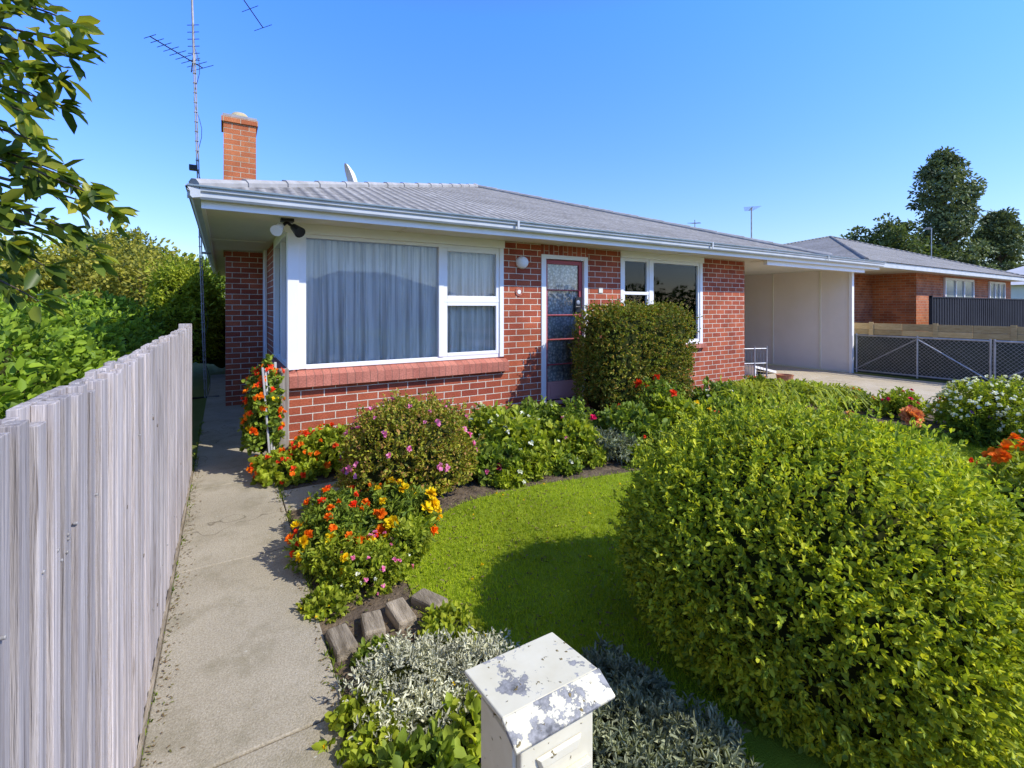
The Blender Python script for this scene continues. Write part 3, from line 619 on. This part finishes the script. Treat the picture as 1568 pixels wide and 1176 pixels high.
for X,Y,h in((3.7,7.1,.62),(4.2,7.0,.66),(4.75,7.2,.6),(3.9,6.6,.58),(3.3,6.7,.6),(4.6,6.8,.5)): strap('agapanthus_plant',X,Y,h)
for u,v,r,h,m,f,k in [(8.4,5.0,.30,.30,'L_green','F_sa',8),(8.45,4.3,.32,.28,'L_lime','F_wh',12),(8.45,3.6,.32,.30,'L_green','F_rd',9),(8.4,2.9,.34,.34,'L_lime','F_mg',10),(8.45,2.2,.34,.36,'L_lime','F_or',8),(8.3,1.5,.36,.38,'L_green','F_pk',12),(8.3,.8,.4,.38,'L_green','F_wh',20),
                      (7.7,4.9,.32,.28,'L_lime','F_wh',6),(7.7,1.9,.34,.32,'L_green','F_pu',10)]:
    c=(u,v,h*.42); bush('border_flower_plant',c,(r,r,h*.6),n=300,nl=7,ll=.055,lw=.024,sl=h*.25,amp=.22,mat=m,flowers=((f,k,.06),),corek=.5,jit=.5)
bush('white_daisy_bush',W(5.85,5.75,.33),(.55,.5,.36),n=900,nl=8,ll=.05,lw=.014,sl=.12,amp=.18,mat='L_lime',flowers=(('F_wh',210,.045),),corek=.55,jit=.45)
bush('white_daisy_bush',W(5.75,4.9,.27),(.5,.45,.32),n=800,nl=8,ll=.05,lw=.014,sl=.12,amp=.18,mat='L_lime',flowers=(('F_wh',140,.042),('F_pu',20,.035)),corek=.55,jit=.45)
bush('white_daisy_bush',W(5.1,4.35,.17),(.42,.38,.22),n=500,nl=8,ll=.05,lw=.018,sl=.1,amp=.18,mat='L_lime',flowers=(('F_pu',20,.03),('F_ye',6,.03)),corek=.55,jit=.45)
fb=FB(); q=np.array(W(3.84,4.55,.54)); fb.cyl(W(3.92,4.62,0),q,.008,.006,1); fb.flower(q[None],np.array([[-.3,-.6,.6]]),.19,0,60,.8)
q=np.array(W(3.5,4.9,.48)); fb.cyl(W(3.6,4.8,0),q,.007,.005,1); fb.flower(q[None],np.array([[-.3,-.6,.6]]),.10,0,40,.8)
fb.sprigs(np.tile(np.array(W(3.92,4.62,.12)),(40,1))+rng.normal(size=(40,3))*.08,rng.normal(size=(40,3))+[0,0,1.],.2,7,.09,.045,.7,2)
fb.build('orange_dahlia',[M['F_sa'],M['stem'],M['L_green']])
pl('orange_geranium',3.30,3.0,.26,.66,'L_lime',(('F_or',9,.09),('F_rd',10,.08)),ll=.06,lw=.024,n=260,petals=16)
pl('orange_geranium',3.75,3.5,.26,.36,'L_lime',(('F_sa',6,.07),),ll=.05,lw=.024,n=240)
pl('orange_geranium',3.2,3.5,.24,.34,'L_lime',(('F_sa',3,.06),),ll=.05,lw=.02,n=220)

bush('garden_hedge',(-2.05,6.2,.72),(1.15,3.4,.80),n=8000,nl=8,ll=.07,lw=.035,sl=.16,p=4,amp=.10,mat='L_neigh',corek=.85,seed=21,jit=.22,wild=260)
bush('leafy_shrub',(-.75,12.7,1.25),(.62,.9,1.25),n=1500,nl=8,ll=.10,lw=.035,sl=.25,amp=.16,mat='L_lime',corek=.7,jit=.35,wild=90)
bush('leafy_shrub',(-.1,13.9,.8),(.8,.6,.9),n=900,nl=8,ll=.09,lw=.04,sl=.2,amp=.16,mat='L_lime',corek=.75,jit=.3)
bush('leafy_shrub',(-1.9,11.2,.85),(.9,.9,.95),n=1300,nl=8,ll=.08,lw=.04,sl=.2,amp=.16,mat='L_neigh',corek=.8,jit=.3)

def tree(name,x,y,h,cr,cz,mat,ncl=60,clr=.9,per=70,ls=.22,trunk=.18,seed=1,prof=None,droop=0.):
    r=np.random.default_rng(seed); fb=FB()
    fb.cyl((x,y,0),(x,y,cz*.9),trunk,trunk*.55,1,9); fb.cyl((x,y,cz*.9),(x,y,h*.9),trunk*.55,trunk*.1,1,7)
    C=[]
    while len(C)<ncl:
        d=r.normal(size=3); d/=np.linalg.norm(d); rr=r.random()**.4
        if prof:
            t=r.random(); z=(cz+(h-cz)*t); a=r.random()*6.283; R=cr*prof(t)*(r.random()**.45); p=np.array([x+R*math.cos(a),y+R*math.sin(a),z])
        else:
            p=np.array([x,y,(cz+h)/2])+d*rr*np.array([cr,cr,(h-cz)/2])
        C.append(p)
    C=np.array(C)
    for p in C[:min(28,ncl)]:
        s=np.array([x,y,max(cz*.7,p[2]-abs(p[2]-cz)*.35-.3)]); fb.cyl(s,p,trunk*.28,trunk*.06,1,5)
    k=per; D=nrm(r.normal(size=(ncl,k,3))); sz=(.55+.7*r.random((ncl,1,1)))*clr
    P=C[:,None,:]+D*sz*np.array([1,1,.7])*(r.random((ncl,k,1))**.35)
    LD=D+np.array([0,0,.2-droop])+.5*r.normal(size=D.shape)
    fb.leaves(P.reshape(-1,3),LD.reshape(-1,3),ls*(.6+.8*r.random(ncl*k)),ls*.55,0)
    return fb.build(name,[M[mat],M['bark']])
tree('yellow_green_tree',*W(-11.9,13.8),3.7,2.1,1.0,'L_yellow',90,.62,110,.13,.12,3)
tree('yellow_green_tree',*W(-9.6,12.2),2.9,1.4,.8,'L_yellow',60,.5,100,.11,.1,8)
tree('broadleaf_tree',*W(-15,14.5),3.6,2.0,1.0,'L_neigh',70,.7,90,.16,.12,9)
tree('broadleaf_tree',*W(-50.5,60),10.6,5.2,3,'L_dark',120,1.9,110,.5,.4,4)
tree('broadleaf_tree',*W(-36,50),5.6,4.0,1.5,'L_lime',80,1.3,90,.4,.3,6)
tree('broadleaf_tree',*W(-29,44),6.0,3.4,1.5,'L_green',80,1.2,90,.35,.3,16)
tree('conifer_tree',*W(54.8,60),21.2,4.1,4.5,'L_con',230,.95,80,.40,.55,5,prof=lambda t:(.85+.25*math.sin(t*9))*min(1,(1.03-t)*2.8),droop=.5)
tree('broadleaf_tree',*W(47.3,60),12.4,4.6,5,'L_dark',110,1.2,80,.42,.4,7)
tree('broadleaf_tree',*W(51.5,62),10.4,3.6,5,'L_dark',80,1.2,90,.42,.4,17)
tree('conifer_tree',*W(64,62),13.8,4.4,4,'L_con',170,.9,90,.4,.4,12,prof=lambda t:1.05-t*.85,droop=.3)
tree('yellow_green_tree',*W(60,66),9.5,4,4,'L_yellow',60,1.3,90,.4,.4,13)
fb=FB(); r=np.random.default_rng(2); n=520; a=np.arange(n)/n*2*np.pi; R=105+18*r.random(n); h=3.2+3.2*r.random(n)+1.5*np.sin(a*9)
C=np.stack([R*np.sin(a),R*np.cos(a),h*.5],1); k=90; D=nrm(r.normal(size=(n,k,3))); P=C[:,None,:]+D*np.stack([np.full(n,2.2),np.full(n,2.2),h*.55],1)[:,None,:]
fb.leaves(P.reshape(-1,3),(D+.5*r.normal(size=D.shape)).reshape(-1,3),.9,.6,0); fb.build('distant_trees',[M['L_dark']])

def neartree():
    fb=FB(); r=np.random.default_rng(31)
    T0=np.array(W(-2.75,1.45,0)); T1=np.array(W(-2.6,1.5,1.7)); T2=np.array(W(-2.45,1.5,3.1))
    fb.cyl(T0,T1,.07,.05,1,10); fb.cyl(T1,T2,.05,.02,1,8)
    E=[(-1.50,1.62,2.50),(-1.53,1.6,2.36),(-1.60,1.55,2.24),(-1.57,1.7,2.62),(-1.42,1.6,1.98),(-1.38,1.62,1.93),(-1.50,1.6,1.86),(-1.60,1.62,1.74),(-1.54,1.6,2.06),(-1.55,1.55,2.14),(-1.62,1.62,1.62),(-1.62,1.5,1.92),(-1.62,1.6,2.40),(-1.52,1.72,1.80),(-1.48,1.58,2.44),(-1.57,1.64,2.30),(-1.62,1.5,2.55),(-1.66,1.6,2.66),(-1.48,1.66,2.02),(-1.66,1.58,1.84)]
    for i in range(34): E.append((r.uniform(-2.9,-1.68),r.uniform(1.2,2.1),r.uniform(1.6,3.2)))
    for X,Y,z in E:
        e=np.array(W(X,Y,z)); t=np.clip((z-1.5)/1.6+.1,.1,.95); s=T1+(T2-T1)*t*.8
        m=(s+e)/2+np.array([0,0,.12+.08*r.random()])
        prev=s; pts=[]
        for q in np.linspace(.1,1,12):
            p=(1-q)**2*s+2*q*(1-q)*m+q*q*e; fb.cyl(prev,p,.012*(1.1-q)+.002,.012*(1.0-q)+.002,1,5); pts.append((p,p-prev)); prev=p
        P=[];D=[]
        for p,d in pts[3:]:
            d=d/np.linalg.norm(d)
            for k in range(6): P.append(p+r.normal(size=3)*.015); D.append(d*.8+r.normal(size=3)*.6-np.array([0,0,.25]))
        for k in range(4): P.append(e); D.append(d+r.normal(size=3)*.4)
        n=len(P); sz=.7+.55*r.random(n)
        fb.leaves(np.array(P),np.array(D),.078*sz,.034*sz,0,curl=.1,Nn=np.tile([0,0,1.],(n,1))+.45*r.normal(size=(n,3)))
    fb.build('overhanging_tree',[M['L_near'],M['bark']])
neartree()

# ---------------------------------------------------------------- right boundary
CF=empty('chain_link_fence'); pb=PB()
ys=[5.36,3.0,.6,-1.8,-4.2]
for a,b in zip(ys,ys[1:]):
    for z in(.10,.93): pb.cyl((12.86,a-.03,z),(12.86,b+.03,z),.019)
    for y in(a-.03,b+.03,(a+b)/2): pb.cyl((12.86,y,.05),(12.86,y,.97),.019)
    m=(a+b)/2; pb.cyl((12.86,a,.12),(12.86,m,.90),.014); pb.cyl((12.86,b,.12),(12.86,m,.90),.014)
pb.build('frame',[M['metal']],CF)
pb=PB(); hh=.81; y=-4.2-hh
while y<5.3:
    for s in(0,1):
        a,b=(y,y+hh); za,zb=(.11,.92) if s==0 else (.92,.11)
        if a<-4.15: t=(-4.15-a)/hh; za=za+(zb-za)*t; a=-4.15
        if b>5.3: t=(5.3-a)/(b-a); zb=za+(zb-za)*t; b=5.3
        if b>a: pb.poly([(12.862,a,za),(12.862,a+.006,za),(12.862,b+.006,zb),(12.862,b,zb)],[(0,1,2,3)])
    y+=.075
pb.build('mesh',[M['metal']],CF)
TF=empty('timber_fence'); pb=PB(); y=-5
while y<5.6:
    pb.box(13.28,13.30,y,y+1.19,.94,1.06,0); pb.box(13.285,13.305,y,y+1.19,1.065,1.21,0); pb.box(13.26,13.279,y+.55,y+.64,.9,1.24,0); y+=1.2
pb.build('boards',[M['ywood']],TF,.003)
bx('screen',(13.31,13.33,-5,5.6,0,.935),M['shade'],TF)

NH=empty('neighbour_brick_house')
pb=PB(); pb.box(14.4,19.0,7.4,7.6,0,2.72); pb.box(19.0,29,6.2,6.4,0,2.72); pb.box(19.0,19.2,6.4,7.6,0,2.72); pb.box(14.4,14.6,7.6,16,0,2.72); pb.box(28.8,29,6.4,16,0,2.72); pb.build('walls',[M['brickL']],NH)
pb=PB(); pb.box(14.0,29.5,5.66,16.4,2.70,2.73,0); pb.box(13.98,29.52,5.60,5.655,2.66,2.80,1); pb.box(13.94,13.99,5.66,16.4,2.66,2.80,1); pb.build('eaves',[M['cream'],M['gutter']],NH)
pb=PB(); A=(24,11,4.85); c=[(13.95,5.56,2.81),(29.55,5.56,2.81),(29.55,16.5,2.81),(13.95,16.5,2.81)]
pb.poly([c[0],c[1],A],[(0,1,2)],0); pb.poly([c[2],c[3],A],[(0,1,2)],0); pb.poly([c[1],c[2],A],[(0,1,2)],1); pb.poly([c[3],c[0],A],[(0,1,2)],1)
for q in c: pb.cyl(Vector(q),Vector(A),.05)
pb.build('roof',[M['roofx'],M['roofy']],NH)
pb=PB()
for x0,x1 in((21.3,24.2),(26,28)):
    pb.box(x0,x1,6.14,6.198,1.0,1.06); pb.box(x0,x1,6.14,6.198,2.54,2.62)
    for t in(0,.35,.65,1): pb.box(x0+(x1-x0-.08)*t,x0+(x1-x0-.08)*t+.08,6.139,6.197,1.06,2.54)
    pb.box(x0+.02,x1-.02,6.17,6.19,1.02,2.58,1)
pb.box(14.9,15.8,7.33,7.398,.1,2.2,2)
pb.build('windows',[M['white'],mk('neighbour_window_glass',(.12,.16,.15),(.3,.34,.32),.6,.15),M['mar']],NH)
DF=PB(); x=17.0
while x<30:
    DF.box(x,x+.10,5.20,5.215,.03,1.86); DF.box(x+.10,x+.2,5.215,5.23,.03,1.86); x+=.2
DF.box(16.95,30,5.18,5.24,1.86,1.90); DF.box(16.95,17.0,5.17,5.25,0,1.92); DF.build('steel_panel_fence',[M['colorb']])
FH=empty('white_roof_house'); q=Vector(W(48,40,0))
pb=PB(); pb.box(q.x-6,q.x+8,q.y-4,q.y+6,0,3.4,0); pb.build('walls',[M['cream']],FH)
pb=PB(); A1=Vector((q.x-1,q.y+1,5.9));A2=Vector((q.x+3,q.y+1,5.9)); c=[Vector((q.x-6.6,q.y-4.6,3.4)),Vector((q.x+8.6,q.y-4.6,3.4)),Vector((q.x+8.6,q.y+6.6,3.4)),Vector((q.x-6.6,q.y+6.6,3.4))]
pb.poly(c+[A1,A2],[(0,1,5,4),(1,2,5),(2,3,4,5),(3,0,4)]); pb.build('roof',[M['wroof']],FH)
pb=PB(); pb.cyl((q.x-1,q.y-.5,5.2),(q.x-1,q.y-.5,6.9),.22,.22,0,12); pb.lathe((q.x-1,q.y-.5,6.9),[(.22,0),(.34,.08),(.34,.16),(.0,.35)],0,14); pb.build('flue',[M['metal']],FH)
for k,(X,Y) in enumerate(((6,-22),(-14,-24),(24,-20))):
    h=empty('street_house'); q=W(X,Y); bx('walls',(q[0]-6,q[0]+6,q[1]-4,q[1]+4,0,2.7),M['brickL'],h)
    c=[(q[0]-6.6,q[1]-4.6,2.7),(q[0]+6.6,q[1]-4.6,2.7),(q[0]+6.6,q[1]+4.6,2.7),(q[0]-6.6,q[1]+4.6,2.7)]
    PB().poly(c+[(q[0]-2,q[1],4.6),(q[0]+2,q[1],4.6)],[(0,1,5,4),(1,2,5),(2,3,4,5),(3,0,4)]).build('roof',[M['colorb']],h)
T2=empty('tv_antenna'); pb=PB(); b=Vector((14.55,9.0,2.6)); pb.cyl(b,b+Vector((0,0,2.2)),.02)
yagi(pb,b+Vector((.35,.3,2.2)),b+Vector((-.35,-.25,2.15)),.5,6); pb.cyl(b+Vector((-.5,0,.1)),b+Vector((0,0,1.3)),.01); pb.cyl(b+Vector((.5,0,.3)),b+Vector((0,0,1.3)),.01)
b=Vector((14.1,10.8,2.9)); pb.cyl(b,b+Vector((0,0,1.75)),.015); yagi(pb,b+Vector((-.55,-.5,1.5)),b+Vector((.45,.4,1.75)),.45,8)
pb.build('aerial',[M['rust']],T2)
T3=empty('tv_antenna'); pb=PB(); b=Vector((24.5,7.5,3.5)); pb.cyl(b,b+Vector((0,0,1.3)),.015); yagi(pb,b+Vector((-.3,0,1.3)),b+Vector((.3,.2,1.3)),.3,5); pb.build('aerial',[M['metal']],T3)

pb=PB()
for z in(.15,.45,.75): pb.cyl((8.98,5.75,z),(9.5,5.55,z),.012)
for t in(0,.5,1): pb.cyl((8.98+.52*t,5.75-.2*t,.03),(8.98+.52*t,5.75-.2*t,.80),.016)
for k in range(9): t=k/8; pb.cyl((8.98+.52*t,5.75-.2*t,.15),(8.98+.52*t,5.75-.2*t,.75),.004,n=5)
pb.build('small_metal_gate',[M['metal']])
pb=PB(); tl=Matrix.Translation((10.3,6.3,.22))@Matrix.Rotation(math.radians(12),4,'Y')
pb.box(0,.9,0,.05,0,.05,0,tl); pb.box(0,.9,.45,.5,0,.05,0,tl); pb.box(0,.05,.05,.45,0,.05,0,tl); pb.box(.85,.9,.05,.45,0,.05,0,tl); pb.box(.05,.85,.05,.45,.01,.02,1,tl)
pb.box(10.34,10.40,6.32,6.78,.025,.23,0)
pb.build('folding_pet_ramp',[M['white'],M['sleeper']])
pb=PB(); pb.lathe((9.35,5.1,.02),[(0,0),(.11,0),(.15,.24),(.16,.26),(.13,.26),(.12,.22),(0,.22)]); pb.build('terracotta_pot',[mk('terracotta',(.35,.14,.07),(.45,.2,.1),4,.8)])

# ---------------------------------------------------------------- light
el=math.radians(41); sh=Vector((.657,-.753)); s=Vector((sh.x*math.cos(el),sh.y*math.cos(el),math.sin(el)))
L=bpy.data.lights.new('sun','SUN'); L.energy=5.0; L.angle=math.radians(.5); L.color=(1,.96,.88)
lo=bpy.data.objects.new('sun',L); sc.collection.objects.link(lo); lo.rotation_euler=(-s).to_track_quat('-Z','Y').to_euler(); lo.location=(20,-20,20)
w=bpy.data.worlds.new('World'); sc.world=w; w.use_nodes=True; nt=w.node_tree; bg=nt.nodes['Background']
sk=nt.nodes.new('ShaderNodeTexSky'); sk.sky_type='NISHITA'; sk.sun_disc=False; sk.sun_elevation=el; sk.sun_rotation=math.atan2(sh.x,sh.y)
sk.ozone_density=2.0; sk.dust_density=.3; sk.air_density=1.0
tc=nt.nodes.new('ShaderNodeTexCoord'); sp=nt.nodes.new('ShaderNodeSeparateXYZ'); nt.links.new(tc.outputs['Generated'],sp.inputs[0])
k=3.6
rc=ramp(nt,sp.outputs[2],[(0,(1.15/k,1.1/k,1.15/k)),(.12,(1.0/k,1.15/k,1.5/k)),(.30,(.85/k,1.3/k,2.45/k)),(.52,(.75/k,1.5/k,3.5/k)),(.72,(1.0/k,1.0/k,1.05/k))])
mx=mixc(nt,1.0,sk.outputs[0],rc,'MULTIPLY')
vm=nt.nodes.new('ShaderNodeVectorMath'); vm.operation='SCALE'; vm.inputs['Scale'].default_value=k; nt.links.new(mx,vm.inputs[0])
nt.links.new(vm.outputs[0],bg.inputs[0]); bg.inputs[1].default_value=.15
sc.view_settings.view_transform='Standard'; sc.view_settings.look='None'; sc.view_settings.exposure=0
cam=bpy.data.cameras.new('camera'); cam.sensor_width=36; cam.lens=724/1568*36; cam.shift_y=-(588-470)/1568; cam.clip_end=900; cam.clip_start=.02
co=bpy.data.objects.new('camera',cam); sc.collection.objects.link(co); co.location=(0,0,1.6); co.rotation_euler=(math.radians(90),0,-math.atan2(SA,CA)); sc.camera=co
